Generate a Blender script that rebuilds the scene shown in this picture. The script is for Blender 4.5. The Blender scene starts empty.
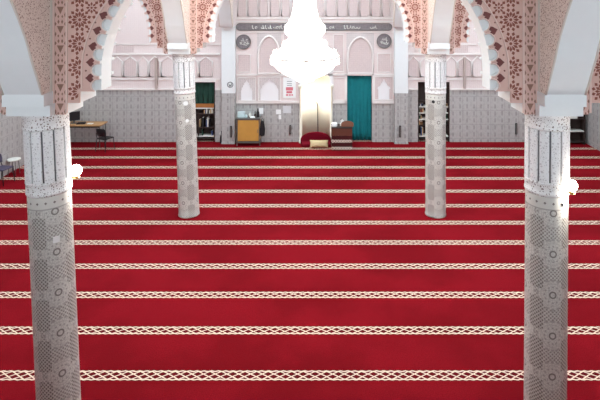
import bpy, bmesh, math, random
from mathutils import Vector, Matrix
PI = math.pi
random.seed(7)
SC = bpy.context.scene
COL = SC.collection
CAMH, F, PX, HY = 5.5, 520.0, 322.0, -5.0
XL, XR = -3.50, 2.85            # the two column lines
Y1, Y2, YW = 6.55, 13.05, 19.46   # front row, middle row, far wall
WL, WR = -9.65, 9.80
TOP = 7.0
K = YW / F
def wx(p): return (p - PX) * K
def wz(p): return CAMH - (p - HY) * K

# ------------------------------------------------------------------ materials
def lin(c):
    r = []
    for v in c:
        v /= 255.0
        r.append(v / 12.92 if v <= .04045 else ((v + .055) / 1.055) ** 2.4)
    return (r[0], r[1], r[2], 1)

class NT:
    def __init__(s, name, rough=.6, spec=.3):
        s.m = bpy.data.materials.new(name); s.m.use_nodes = True
        s.t = s.m.node_tree; s.n = s.t.nodes; s.l = s.t.links
        s.b = s.n['Principled BSDF']
        s.b.inputs['Roughness'].default_value = rough
        s.b.inputs['Specular IOR Level'].default_value = spec
    def put(s, sock, v):
        if isinstance(v, (int, float)): sock.default_value = v
        elif isinstance(v, tuple): sock.default_value = v
        else: s.l.new(v, sock)
    def f(s, op, a, b=0.0, c=0.0):
        n = s.n.new('ShaderNodeMath'); n.operation = op
        s.put(n.inputs[0], a); s.put(n.inputs[1], b); s.put(n.inputs[2], c)
        return n.outputs[0]
    def xyz(s):
        tc = s.n.new('ShaderNodeTexCoord'); sp = s.n.new('ShaderNodeSeparateXYZ')
        s.l.new(tc.outputs['Object'], sp.inputs[0]); s.vec = tc.outputs['Object']
        return sp.outputs[0], sp.outputs[1], sp.outputs[2]
    def comb(s, x, y, z=0.0):
        n = s.n.new('ShaderNodeCombineXYZ')
        s.put(n.inputs[0], x); s.put(n.inputs[1], y); s.put(n.inputs[2], z)
        return n.outputs[0]
    def noise(s, scale, vec=None, detail=3.0, rough=.55):
        n = s.n.new('ShaderNodeTexNoise'); n.inputs['Scale'].default_value = scale
        n.inputs['Detail'].default_value = detail; n.inputs['Roughness'].default_value = rough
        if vec is not None: s.l.new(vec, n.inputs['Vector'])
        return n.outputs['Fac']
    def vor(s, scale, vec=None, feature='DISTANCE_TO_EDGE', rnd=1.0):
        n = s.n.new('ShaderNodeTexVoronoi'); n.feature = feature
        n.inputs['Scale'].default_value = scale; n.inputs['Randomness'].default_value = rnd
        if vec is not None: s.l.new(vec, n.inputs['Vector'])
        return n.outputs['Distance']
    def mix(s, fac, a, b):
        n = s.n.new('ShaderNodeMix'); n.data_type = 'RGBA'
        s.put(n.inputs[0], fac); s.put(n.inputs[6], a); s.put(n.inputs[7], b)
        return n.outputs[2]
    def sm(s, v, lo, hi):
        n = s.n.new('ShaderNodeMapRange'); n.interpolation_type = 'SMOOTHSTEP'
        s.put(n.inputs[0], v); n.inputs[1].default_value = lo; n.inputs[2].default_value = hi
        return n.outputs[0]
    def per(s, v, p, o=0.0):     # centred periodic coordinate in [-p/2, p/2]
        a = s.f('ADD', v, -o + p / 2)
        return s.f('SUBTRACT', s.f('FLOORED_MODULO', a, p), p / 2)
    def color(s, c): s.put(s.b.inputs['Base Color'], c)
    def bump(s, h, strength=.3, dist=.01):
        n = s.n.new('ShaderNodeBump'); n.inputs['Strength'].default_value = strength
        n.inputs['Distance'].default_value = dist
        s.l.new(h, n.inputs['Height']); s.l.new(n.outputs[0], s.b.inputs['Normal'])

def plain(name, c, rough=.6, spec=.3, metal=0.0, var=.06, emit=None, estr=0):
    t = NT(name, rough, spec)
    t.xyz()
    c0 = lin(c); c1 = tuple(max(0, v * (1 - 2.2 * var)) for v in c0[:3]) + (1,)
    t.color(t.mix(t.noise(6.0, t.vec), c0, c1))
    t.b.inputs['Metallic'].default_value = metal
    if emit:
        t.b.inputs['Emission Color'].default_value = lin(emit)
        t.b.inputs['Emission Strength'].default_value = estr
    return t.m

WHITE = plain('white_plaster', (236, 238, 238), .55, .3, var=.02)
BEIGE = plain('beige_plaster', (222, 212, 202), .65, .2, var=.04)
PINK = plain('pink_plaster', (222, 184, 172), .7, .2, var=.05)
PINKL = plain('pale_pink_moulding', (230, 202, 192), .65, .2, var=.03)
VOID = plain('maroon_recess', (150, 92, 80), .8, .1, var=.1)
VOID2 = plain('deep_maroon_recess', (128, 80, 78), .8, .1, var=.1)
OCHRE = plain('ochre_recess', (158, 122, 108), .8, .1, var=.1)
DARKGAP = plain('slot_grey', (120, 118, 120), .8, .1)

def mat_floor():
    t = NT('red_carpet', .95, .05)
    x, y, z = t.xyz()
    v = t.per(y, 1.009, 7.52)
    av = t.f('ABSOLUTE', v)
    xw = t.f('ADD', x, t.f('MULTIPLY', t.noise(3.0, t.vec), .03))
    # two wavy border lines
    wob = t.f('MULTIPLY', t.f('SINE', t.f('MULTIPLY', xw, 2 * PI / .105)), .006)
    e = t.f('ABSOLUTE', t.f('SUBTRACT', t.f('ADD', av, wob), .082))
    masks = [t.f('LESS_THAN', e, .0115)]
    for ph, amp in ((0, 1), (.17, 1), (.34, 1)):
        # zig-zag strand: triangle wave between the border lines
        tri = t.f('PINGPONG', t.f('ADD', xw, ph), .255)
        tri = t.f('SUBTRACT', t.f('MULTIPLY', tri, .16 / .255), .08)
        d = t.f('ABSOLUTE', t.f('SUBTRACT', v, tri))
        masks.append(t.f('LESS_THAN', d, .0105))
    m = masks[0]
    for k in masks[1:]: m = t.f('MAXIMUM', m, k)
    inside = t.f('LESS_THAN', av, .1)
    m = t.f('MULTIPLY', m, inside)
    n1 = t.noise(.5, t.vec, 4); n2 = t.noise(60, t.vec, 2)
    red = t.mix(t.sm(n1, .4, .6), lin((138, 18, 29)), lin((116, 12, 21)))
    red = t.mix(t.sm(n2, .3, .75), red, lin((110, 9, 19)))
    red = t.mix(t.f('MULTIPLY', inside, .55), red, lin((70, 8, 16)))
    t.color(t.mix(m, red, t.mix(n2, lin((248, 228, 206)), lin((214, 184, 160)))))
    t.bump(n2, .4, .01)
    return t.m
FLOOR = mat_floor()

def mat_shaft():
    t = NT('grey_mosaic_tile', .35, .5)
    x, y, z = t.xyz()
    ang = t.f('ARCTAN2', y, x)
    u = t.f('MULTIPLY', ang, .25)
    P = 2 * PI * .25 / 4
    du = t.per(u, P, P / 2); dv = t.per(z, .495, .375)
    d = t.f('SQRT', t.f('ADD', t.f('MULTIPLY', du, du), t.f('MULTIPLY', dv, dv)))
    a = t.f('ARCTAN2', dv, du)
    def ring(r, w): return t.f('SUBTRACT', 1.0, t.sm(t.f('ABSOLUTE', t.f('SUBTRACT', d, r)), w * .5, w))
    pet = t.f('GREATER_THAN', t.f('COSINE', t.f('MULTIPLY', a, 12.0)), .2)
    dk = t.f('MULTIPLY', ring(.036, .012), .9)
    dk = t.f('MAXIMUM', dk, t.f('MULTIPLY', t.f('MULTIPLY', ring(.095, .012), pet), .55))
    dk = t.f('MAXIMUM', dk, t.f('MULTIPLY', ring(.135, .008), .2))
    pet2 = t.f('GREATER_THAN', t.f('COSINE', t.f('MULTIPLY', a, 16.0)), .0)
    dk = t.f('MAXIMUM', dk, t.f('MULTIPLY', t.f('MULTIPLY', ring(.175, .016), pet2), .5))
    k = 2 * PI / (2 * PI * .25 / 34)
    s1 = t.f('SINE', t.f('MULTIPLY', u, k)); s2 = t.f('SINE', t.f('MULTIPLY', z, k))
    chk = t.f('MULTIPLY', s1, s2)
    chk = t.f('GREATER_THAN', chk, .12)
    outer = t.sm(d, .15, .19)
    dk = t.f('MAXIMUM', dk, t.f('MULTIPLY', t.f('MULTIPLY', chk, outer), .7))
    # dark framed squares between the rosettes
    su = t.f('ABSOLUTE', t.per(u, P, 0.0)); sv = t.f('ABSOLUTE', t.per(z, .495, .125))
    sq = t.f('MULTIPLY', t.f('LESS_THAN', su, .085), t.f('LESS_THAN', sv, .185))
    dk = t.f('MAXIMUM', dk, t.f('MULTIPLY', sq, .2))
    dk = t.f('MAXIMUM', dk, t.f('MULTIPLY', t.f('MULTIPLY', sq, chk), .95))
    fine = t.vor(34, t.vec)
    dk = t.f('MAXIMUM', dk, t.f('MULTIPLY', t.f('LESS_THAN', fine, .055), .4))
    # top course: plain with a row of diamonds
    topz = t.f('GREATER_THAN', z, 2.89)
    dia = t.f('ADD', t.f('ABSOLUTE', t.per(u, P / 4, 0.0)), t.f('ABSOLUTE', t.f('SUBTRACT', z, 2.965)))
    dia = t.f('LESS_THAN', dia, .017)
    line = t.f('LESS_THAN', t.f('ABSOLUTE', t.f('SUBTRACT', z, 2.89)), .008)
    dk = t.f('ADD', t.f('MULTIPLY', dk, t.f('SUBTRACT', 1.0, topz)), t.f('MULTIPLY', t.f('MULTIPLY', topz, dia), .95))
    dk = t.f('MAXIMUM', dk, t.f('MULTIPLY', line, .5))
    c = t.mix(dk, lin((222, 220, 213)), lin((108, 100, 96)))
    c = t.mix(t.f('MULTIPLY', t.noise(2.0, t.vec), .25), c, lin((160, 150, 140)))
    t.color(c)
    return t.m
SHAFT = mat_shaft()

def mat_arab(name, base, void, scale, thr=.085, grid=None):
    t = NT(name, .7, .2)
    t.xyz()
    d = t.vor(scale, t.vec)
    n = t.noise(scale * .9, t.vec, 2)
    m = t.f('MULTIPLY', t.f('GREATER_THAN', d, thr * 2.2), t.f('GREATER_THAN', n, .47))
    t.color(t.mix(m, lin(base), lin(void)))
    return t.m
ARAB = mat_arab('arabesque_beige', (242, 228, 218), (172, 142, 128), 38, .085)
ARABW = mat_arab('arabesque_white', (238, 236, 234), (140, 124, 120), 34, .1)
PANELW = mat_arab('fine_carved_white', (236, 234, 233), (205, 200, 200), 34, .09)

def mat_tile():
    t = NT('grey_wall_tile', .35, .45)
    x, y, z = t.xyz()
    h = t.f('ADD', x, y)          # runs along whichever wall it is on
    P = .262
    du = t.per(h, P, .0); dv = t.per(z, P, .02)
    k = 2 * PI / .0655
    chk = t.f('GREATER_THAN', t.f('MULTIPLY', t.f('SINE', t.f('MULTIPLY', t.f('ADD', h, z), k)), t.f('SINE', t.f('MULTIPLY', t.f('SUBTRACT', h, z), k))), .15)
    bar = t.f('LESS_THAN', t.f('ABSOLUTE', du), .028)
    barh = t.f('LESS_THAN', t.f('ABSOLUTE', dv), .075)
    dk = t.f('MULTIPLY', t.f('MULTIPLY', bar, barh), .55)
    dk = t.f('MAXIMUM', dk, t.f('MULTIPLY', chk, .28))
    big = t.per(h, P * 2, .1)
    seam = t.f('LESS_THAN', t.f('ABSOLUTE', big), .006)
    seamh = t.f('LESS_THAN', t.f('ABSOLUTE', t.per(z, P * 2, .13)), .008)
    dk = t.f('MAXIMUM', dk, t.f('MULTIPLY', t.f('MAXIMUM', seam, seamh), .5))
    n = t.noise(9, t.vec, 4)
    dk = t.f('ADD', dk, t.f('MULTIPLY', t.sm(n, .4, .75), .25))
    t.color(t.mix(dk, lin((190, 187, 184)), lin((128, 122, 121))))
    return t.m
TILE = mat_tile()

def mat_stucco(name, base, dark, scale=14, amt=.5):
    t = NT(name, .7, .2)
    x, y, z = t.xyz()
    d = t.vor(scale, t.vec)
    k = 2 * PI / .15
    lat = t.f('MULTIPLY', t.f('SINE', t.f('MULTIPLY', t.f('ADD', x, z), k)), t.f('SINE', t.f('MULTIPLY', t.f('SUBTRACT', x, z), k)))
    m = t.f('ADD', t.f('MULTIPLY', t.f('GREATER_THAN', d, .12), .5), t.f('MULTIPLY', t.f('GREATER_THAN', lat, .3), .5))
    t.color(t.mix(t.f('MULTIPLY', m, amt), lin(base), lin(dark)))
    return t.m
STUC = mat_stucco('pale_stucco', (234, 219, 216), (210, 192, 189), 14, .35)
STUCD = mat_stucco('carved_stucco_infill', (224, 206, 203), (188, 168, 167), 22, .6)
STUCH = mat_stucco('hatched_stucco', (224, 214, 211), (178, 165, 164), 30, .8)
FRAME = plain('stucco_frame', (240, 232, 228), .6, .2, var=.02)
NICHEW = plain('niche_white', (244, 240, 240), .6, .2, var=.01)
GREYBAND = mat_stucco('grey_band', (140, 132, 134), (108, 100, 104), 9, .6)
CREAM = plain('cream_mihrab', (242, 236, 218), .45, .4, var=.03)
WOODB = plain('brown_wood', (130, 84, 66), .6, .2, var=.1)
TEAL = plain('teal_cloth', (34, 128, 134), .85, .1, var=.12)
GREEN = plain('dark_green_cloth', (44, 72, 62), .85, .1, var=.15)
WOODO = plain('honey_wood', (204, 150, 72), .45, .4, var=.08)
WOODT = plain('tan_wood', (196, 150, 104), .5, .3, var=.1)
ORANGE = plain('orange_brown_wood', (176, 112, 60), .6, .2, var=.1)
DARKW = plain('dark_brown_wood', (60, 46, 42), .6, .3, var=.1)
BLACK = plain('black_plastic', (26, 25, 28), .5, .4)
GREYM = plain('grey_metal', (120, 116, 112), .4, .5, metal=.6)
OFFW = plain('off_white_plastic', (232, 230, 222), .5, .4)
PAPER = plain('white_paper', (246, 246, 244), .8, .1, var=.01)
MAROONC = plain('maroon_cloth', (120, 14, 34), .9, .1, var=.15)
PILLOW = plain('beige_cushion_cloth', (222, 200, 156), .9, .1, var=.08)
BRASS = plain('brass', (214, 180, 110), .3, .5, metal=.9)
SILVER = plain('silver_ring', (236, 232, 226), .35, .5, metal=.3, var=0)
BLUEP = plain('pale_blue_plastic', (200, 220, 222), .3, .5)
REDINK = plain('red_print', (226, 130, 140), .7, .1)
LAMPM = plain('lit_globe', (255, 250, 240), .5, .2, var=0, emit=(255, 246, 230), estr=30)
BULB = plain('lit_bulb', (255, 250, 240), .5, .2, var=0, emit=(255, 244, 226), estr=16)

def mat_crystal():
    t = NT('crystal_painted_glow', .05, .6)
    t.b.inputs['Base Color'].default_value = (1, 1, 1, 1)
    t.b.inputs['Transmission Weight'].default_value = .3
    t.b.inputs['Emission Color'].default_value = lin((255, 250, 240))
    t.b.inputs['Emission Strength'].default_value = 2.6  # glow painted into the crystal for the bulbs' light shining through it
    tr = t.n.new('ShaderNodeBsdfTransparent'); mx = t.n.new('ShaderNodeMixShader')
    out = t.n['Material Output']
    mx.inputs[0].default_value = .35
    t.l.new(t.b.outputs[0], mx.inputs[1]); t.l.new(tr.outputs[0], mx.inputs[2]); t.l.new(mx.outputs[0], out.inputs[0])
    return t.m
CRYSTAL = mat_crystal()

def mat_chest():
    t = NT('patterned_cloth', .9, .1)
    x, y, z = t.xyz()
    h = t.f('ADD', x, y)
    zig = t.f('MULTIPLY', t.f('PINGPONG', t.f('ADD', h, 10.0), .10), .95)
    a = t.f('ABSOLUTE', t.per(t.f('ADD', z, zig), .25, .125))
    b = t.f('ABSOLUTE', t.per(t.f('SUBTRACT', z, zig), .25, .03))
    m = t.f('LESS_THAN', t.f('MINIMUM', a, b), .015)
    lowz = t.f('LESS_THAN', z, .52)
    m = t.f('MULTIPLY', m, lowz)
    base = t.mix(lowz, lin((104, 62, 50)), lin((70, 30, 32)))
    t.color(t.mix(m, base, lin((240, 220, 204))))
    return t.m
CHEST = mat_chest()

# ------------------------------------------------------------------ mesh helpers
def box(bm, x0, x1, y0, y1, z0, z1, mi=0):
    v = [bm.verts.new(p) for p in ((x0,y0,z0),(x1,y0,z0),(x1,y1,z0),(x0,y1,z0),(x0,y0,z1),(x1,y0,z1),(x1,y1,z1),(x0,y1,z1))]
    for q in ((0,3,2,1),(4,5,6,7),(0,1,5,4),(1,2,6,5),(2,3,7,6),(3,0,4,7)):
        bm.faces.new([v[i] for i in q]).material_index = mi
def prism(bm, pts, a0, a1, axis='Y', mi=0, cap=True, side_mi=None):
    """pts: 2-D outline. axis Y -> pts are (x,z); axis X -> pts are (y,z); axis Z -> (x,y)"""
    def P(p, a):
        return (p[0], a, p[1]) if axis == 'Y' else ((a, p[0], p[1]) if axis == 'X' else (p[0], p[1], a))
    A = [bm.verts.new(P(p, a0)) for p in pts]; B = [bm.verts.new(P(p, a1)) for p in pts]
    n = len(pts); smi = mi if side_mi is None else side_mi
    for i in range(n):
        bm.faces.new((A[i], A[(i+1) % n], B[(i+1) % n], B[i])).material_index = smi
    if cap:
        bm.faces.new(A).material_index = mi; bm.faces.new(B[::-1]).material_index = mi
def lathe(bm, prof, cx=0, cy=0, seg=32, a0=0, a1=2*PI, mi=0, close=True):
    full = abs(a1 - a0 - 2*PI) < 1e-6
    n = seg if full else seg + 1
    rings = []
    for r, z in prof:
        rings.append([bm.verts.new((cx + r*math.cos(a0+(a1-a0)*i/seg), cy + r*math.sin(a0+(a1-a0)*i/seg), z)) for i in range(n)])
    for a, b in zip(rings, rings[1:]):
        for i in range(seg):
            j = (i+1) % n
            f = bm.faces.new((a[i], a[j], b[j], b[i])); f.material_index = mi; f.smooth = True
    if full and close:
        bm.faces.new(rings[0][::-1]).material_index = mi; bm.faces.new(rings[-1]).material_index = mi
def tube(bm, pts, r, seg=8, mi=0, closed=False):
    pts = [Vector(p) for p in pts]; rings = []; n = len(pts)
    up0 = None
    for i, p in enumerate(pts):
        a = pts[i-1] if (i or closed) else p; b = pts[(i+1) % n] if (i < n-1 or closed) else p
        d = (b - a).normalized()
        u = up0 if up0 is not None else (Vector((0,0,1)) if abs(d.z) < .9 else Vector((1,0,0)))
        s = d.cross(u)
        if s.length < 1e-5: s = d.cross(Vector((0,1,0)))
        s.normalize(); w = s.cross(d).normalized(); up0 = w
        rings.append([bm.verts.new(p + r*(math.cos(2*PI*k/seg)*s + math.sin(2*PI*k/seg)*w)) for k in range(seg)])
    for i in range(n if closed else n-1):
        A, B = rings[i], rings[(i+1) % n]
        for k in range(seg):
            f = bm.faces.new((A[k], A[(k+1) % seg], B[(k+1) % seg], B[k])); f.smooth = True; f.material_index = mi
    if not closed:
        bm.faces.new(rings[0][::-1]); bm.faces.new(rings[-1])
def obj(name, bm, mats, parent=None, loc=(0,0,0), rot=(0,0,0), bevel=0, smooth=False, fix=True):
    if fix: bmesh.ops.recalc_face_normals(bm, faces=bm.faces)
    me = bpy.data.meshes.new(name); bm.to_mesh(me); bm.free()
    for m in (mats if isinstance(mats, (list, tuple)) else [mats]): me.materials.append(m)
    if smooth:
        for p in me.polygons: p.use_smooth = True
    o = bpy.data.objects.new(name, me); COL.objects.link(o)
    o.location = loc; o.rotation_euler = rot
    if parent: o.parent = parent
    if bevel:
        b = o.modifiers.new('Bevel', 'BEVEL'); b.width = bevel; b.segments = 2; b.limit_method = 'ANGLE'
    return o
def tag(o, label=None, cat=None, group=None, kind=None):
    if label: o['label'] = label
    if cat: o['category'] = cat
    if group: o['group'] = group
    if kind: o['kind'] = kind
    return o
def thing(name, label, cat, loc=(0,0,0), rot=(0,0,0), group=None):
    o = bpy.data.objects.new(name, None); COL.objects.link(o); o.empty_display_size = .1
    o.location = loc; o.rotation_euler = rot
    return tag(o, label, cat, group)
def dup(root, loc, rot=None, label=None, group=None):
    def rec(o, par):
        c = o.copy(); COL.objects.link(c)
        if par: c.parent = par
        for ch in list(o.children): rec(ch, c)
        return c
    r = rec(root, None); r.location = loc
    if rot is not None: r.rotation_euler = rot
    if label: r['label'] = label
    if group: r['group'] = group
    return r
def B(): return bmesh.new()

# ------------------------------------------------------------------ setting
bm = B(); box(bm, WL-.3, WR+.3, -3.2, YW+1.2, -.2, 0)
tag(obj('floor', bm, FLOOR), kind='structure')
bm = B(); box(bm, WL-.3, WL, -3.2, YW+1.2, 0, 1.95, 1); box(bm, WL-.3, WL, -3.2, YW+1.2, 1.95, TOP, 0)
tag(obj('wall_left', bm, [STUC, TILE]), kind='structure')
bm = B(); box(bm, WR, WR+.3, -3.2, YW+1.2, 0, 1.95, 1); box(bm, WR, WR+.3, -3.2, YW+1.2, 1.95, TOP, 0)
tag(obj('wall_right', bm, [STUC, TILE]), kind='structure')
# wall behind the balcony; three unseen openings added for daylight on the front arches
bm = B()
box(bm, WL, WR, -3.5, -3.2, 0, 4.3); box(bm, WL, WR, -3.5, -3.2, 6.8, TOP)
for a, b in ((WL,-9.0), (-3.8,-3.2), (2.55,3.15), (9.2,WR)): box(bm, a, b, -3.5, -3.2, 4.3, 6.8)
tag(obj('wall_front', bm, STUC), kind='structure')

bm = B(); box(bm, WL, WR, -3.2, 1.0, 3.65, 3.9)
tag(obj('gallery_floor', bm, WHITE), kind='structure')     # unseen gallery floor under the camera, added to shade the near carpet
# unseen ceiling, with open holes added over the farther bays for sky light
bm = B()
xs = [WL-.3, -8.6, -4.6, -2.6, 2.0, 3.9, 8.8, WR+.3]
ys = [-3.5, .6, 5.3, 7.6, 12.0, 14.0, 18.3, YW+1.2]
for i in range(7):
    for j in range(7):
        if i % 2 == 1 and j % 2 == 1 and j > 1: continue
        box(bm, xs[i], xs[i+1], ys[j], ys[j+1], TOP, TOP+.25)
tag(obj('ceiling', bm, WHITE), kind='structure')

# far wall: cells with openings (mihrab, curtain doorway, two bookcase recesses)
MX0, MX1, MZT = wx(302), wx(330), wz(66)
DX0, DX1, DZT = wx(347), wx(372), wz(75.5)
LX0, LX1, LZT = wx(181), wx(215), wz(82)
RX0, RX1, RZT = wx(418), wx(450), wz(82)
CX0, CX1 = wx(236), wx(394)
D1, D2 = wz(90), wz(103)
holes = [(MX0,MX1,MZT),(DX0,DX1,DZT),(LX0,LX1,LZT),(RX0,RX1,RZT)]
xs = sorted([WL, WR, CX0, CX1] + [h[0] for h in holes] + [h[1] for h in holes])
zs = sorted([0, TOP, D1, D2, MZT, DZT, LZT])
bm = B()
for a, b in zip(xs, xs[1:]):
    for c, d in zip(zs, zs[1:]):
        if d - c < 1e-4: continue
        xm, zm = (a+b)/2, (c+d)/2
        if any(h[0] < xm < h[1] and zm < h[2] for h in holes): continue
        dado = D2 if CX0 < xm < CX1 else D1
        box(bm, a, b, YW, YW+.35, c, d, 1 if zm < dado else 0)
box(bm, WL, MX0-.2, YW+.75, YW+.9, 0, TOP, 0); box(bm, MX1+.2, WR, YW+.75, YW+.9, 0, TOP, 0)
wall = tag(obj('wall_back', bm, [STUC, TILE]), kind='structure')

def frame_rect(bm, x0, x1, z0, z1, w, y0, y1, mi=0):
    box(bm, x0, x0+w, y0, y1, z0, z1, mi); box(bm, x1-w, x1, y0, y1, z0, z1, mi)
    box(bm, x0+w, x1-w, y0, y1, z0, z0+w, mi); box(bm, x0+w, x1-w, y0, y1, z1-w, z1, mi)
def point_arch(x0, x1, z0, zs, zt, n=8):
    """closed outline: bottom, sides to the springing zs, pointed top zt"""
    c = (x0+x1)/2; h = (x1-x0)/2
    pts = [(x0, z0), (x1, z0)]
    for i in range(n+1):
        t = i/n; a = t*PI/2
        pts.append((c + h*math.cos(a)**.9 if i < n else c, zs + (zt-zs)*(math.sin(a)**1.0 * .82 + .18*t)))
    for i in range(n-1, -1, -1):
        t = i/n; a = t*PI/2
        pts.append((c - h*math.cos(a)**.9, zs + (zt-zs)*(math.sin(a)*.82 + .18*t)))
    return pts
def trimsplit(x0, x1, c, d, y, holes):
    q = x0
    for a, b in holes:
        if a > q and a < x1: trimbox(q, a, c, d, y); q = b
    trimbox(q, x1, c, d, y)
def trimbox(a, b, c, d, y=.03, m=FRAME, name='moulding'):
    bm = B(); box(bm, wx(a), wx(b), YW-y, YW, wz(d), wz(c)); obj(name, bm, m, wall)
def arched_panel(a, b, ztop, zspr, zbot, m=STUCD, w=.03, straight=False):
    x0, x1, z0 = wx(a), wx(b), wz(zbot)
    pts = point_arch(x0, x1, z0, wz(zspr), wz(ztop))
    if straight: pts = [(x0, z0), (x1, z0), (x1, wz(zspr)), ((x0+x1)/2, wz(ztop)), (x0, wz(zspr))]
    bm = B(); prism(bm, pts, YW-.012, YW, 'Y', 0)
    p = obj('arched_panel', bm, m, wall)
    bm = B(); tube(bm, [(q[0], YW-.02, q[1]) for q in pts], w, 6, closed=True)
    obj('panel_frame', bm, FRAME, p)
# centre bay, upper row of tall arched panels
for a, b in ((238,246.5),(248,257.7),(259.3,268),(270.3,279.5),(281.5,290),(292,301),(303,312),(314,324),(326,336),(337.6,347),(348.8,358),(360,369),(371,380),(382,390)):
    arched_panel(a, b, -12, -4, 16.2, m=STUCD, w=.022)
trimbox(236.5, 394, 17.5, 19, .04); trimbox(236.5, 394, 21, 22, .03)
trimbox(236.5, 394, 31.5, 32.5, .03); trimbox(236.5, 394, 73.8, 75.4, .05)
trimbox(236.5, 300, 101, 103.2, .05); trimbox(332, 346.5, 101, 103.2, .05); trimbox(372.5, 394, 100.5, 103.2, .06)
# big pointed arches with hatched spandrels
for a, b, c, t in ((257, 281, 269, 36), (346.5, 374, 360.2, 37)):
    bm = B(); box(bm, wx(a), wx(b), YW-.008, YW, wz(73.5), wz(33)); sp = obj('spandrel_panel', bm, STUCH, wall)
    pts = point_arch(wx(a+1.2), wx(b-1.2), wz(73.5), wz(58), wz(t))
    bm = B(); prism(bm, pts, YW-.02, YW-.008, 'Y'); obj('arch_infill', bm, STUCD, sp)
    bm = B(); tube(bm, [(q[0], YW-.03, q[1]) for q in pts], .045, 6, closed=True); obj('panel_frame', bm, FRAME, sp)
def rect_panel(a, b, c, d, m=STUCD, w=.03):
    bm = B(); box(bm, wx(a), wx(b), YW-.01, YW, wz(d), wz(c)); p = obj('square_panel', bm, m, wall)
    bm = B(); frame_rect(bm, wx(a), wx(b), wz(d), wz(c), w, YW-.035, YW-.01); obj('panel_frame', bm, FRAME, p)
rect_panel(237.5, 251, 54, 72.5); rect_panel(377, 391, 53, 72.5); rect_panel(333, 345.5, 77, 100.5, STUC)
rect_panel(333, 344, 34, 72); rect_panel(283, 293, 34, 72)
# the lower row of cusped blind niches
def niche(a, b, c, d, kind):
    x0, x1, z0, z1 = wx(a), wx(b), wz(d), wz(c)
    bm = B(); box(bm, x0, x1, YW-.006, YW, z0, z1); p = obj('blind_niche', bm, NICHEW, wall)
    cx = (x0+x1)/2; h = (x1-x0)/2; H = z1-z0
    if kind == 'dome':
        prof = [(.62,.0),(.62,.42),(.72,.48),(.60,.56),(.42,.60),(.34,.68),(.18,.76),(.08,.86),(0,.93)]
    elif kind == 'wide':
        prof = [(.84,0),(.84,.42),(.80,.5),(.72,.52),(.68,.62),(.52,.68),(.46,.78),(.22,.82),(.12,.88),(0,.92)]
    else:
        prof = [(.66,0),(.66,.42),(.60,.44),(.60,.54),(.46,.56),(.44,.66),(.3,.68),(.26,.78),(.12,.80),(0,.92)]
    right = [(cx + h*.98*u, z0 + .04*H + H*v*.95) for u, v in prof]; left = [(2*cx - q[0], q[1]) for q in right[::-1]][1:]
    pts = [(x0, z0), (right[-1][0]*0 + left[-1][0], z0)] + left[::-1][0:] 
    # surround = frame outline minus the opening, opening reaches the sill
    outline = [(x0, z0), (x0, z1), (x1, z1), (x1, z0), (right[0][0], z0)] + right + left + [(left[-1][0], z0)]
    bm = B(); prism(bm, outline, YW-.035, YW-.006, 'Y'); obj('cusped_surround', bm, STUCH if kind != 'dome' else STUCD, p)
    bm = B(); frame_rect(bm, x0-.02, x1+.02, z0-.02, z1+.02, .035, YW-.06, YW-.035); obj('panel_frame', bm, FRAME, p)
niche(238, 255.5, 77.5, 100.5, 'plain'); niche(258.5, 280.5, 77, 100.5, 'wide'); niche(374.5, 393, 76.5, 99.5, 'dome')
# aisles: string courses and rows of pointed blind panels
for x0, x1, pan in ((72, 220, 'L'), (406, 578, 'R')):
    trimbox(x0, x1, 53.2, 55, .06); trimbox(x0, x1, 78.6, 79.8, .03); trimsplit(x0, x1, 88.3, 90, .05, ((180.5, 215.5),) if pan == 'L' else ((417.5, 450.5),)); trimbox(x0, x1, 43.8, 44.8, .03)
    q = x0 + 2; k = 0
    while q + 10 < x1:
        w_ = (10.5, 13, 9.5)[k % 3]
        if q + w_ < x1 - 1: arched_panel(q, q + w_, 56.5, 61.5, 76.5, (STUCD, STUC)[k % 2], .028, True)
        q += w_ + 1.6; k += 1
    # upper field
    bm = B(); box(bm, wx(x0+2), wx(x1-2), YW-.01, YW, wz(43), wz(-10)); obj('carved_field', bm, STUC, wall)
    bm = B(); box(bm, wx(x0+8), wx(x0+26), YW-.02, YW, wz(52), wz(46)); box(bm, wx(x0+44), wx(x0+62), YW-.02, YW, wz(52), wz(46)); obj('string_panel', bm, STUCD, wall)
# slim conduits in the aisles
for i, (p, lab) in enumerate(((157, 'left'), (464, 'right'))):
    bm = B(); box(bm, wx(p)-.045, wx(p)+.045, YW-.13, YW-.065, wz(88), wz(57)); o = obj('cable_duct', bm, plain('duct_taupe', (190, 172, 164), .6), None)
    tag(o, 'taupe vertical duct on the %s aisle of the far wall, above the grey tiles' % lab, 'duct')
# light door lintel over the left bookcase
trimbox(194, 216, 79.9, 81.9, .05, FRAME, 'lintel')

# pilasters of the far wall
for px, side in ((229.5, 'left'), (400.3, 'right')):
    cx = wx(px)
    bm = B(); box(bm, cx-.24, cx+.24, YW-.26, YW, 0, wz(92)); box(bm, cx-.255, cx+.255, YW-.275, YW, 0, .05)
    p = obj('pilaster', bm, [TILE]); 
    tag(p, 'flat pilaster on the far wall, grey tiles below white, %s' % ('with a round black emblem' if side == 'left' else 'right of the teal curtain'), 'pilaster')
    bm = B(); box(bm, cx-.245, cx+.245, YW-.27, YW, wz(92), 4.35); obj('upper_shaft', bm, WHITE, p)

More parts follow.
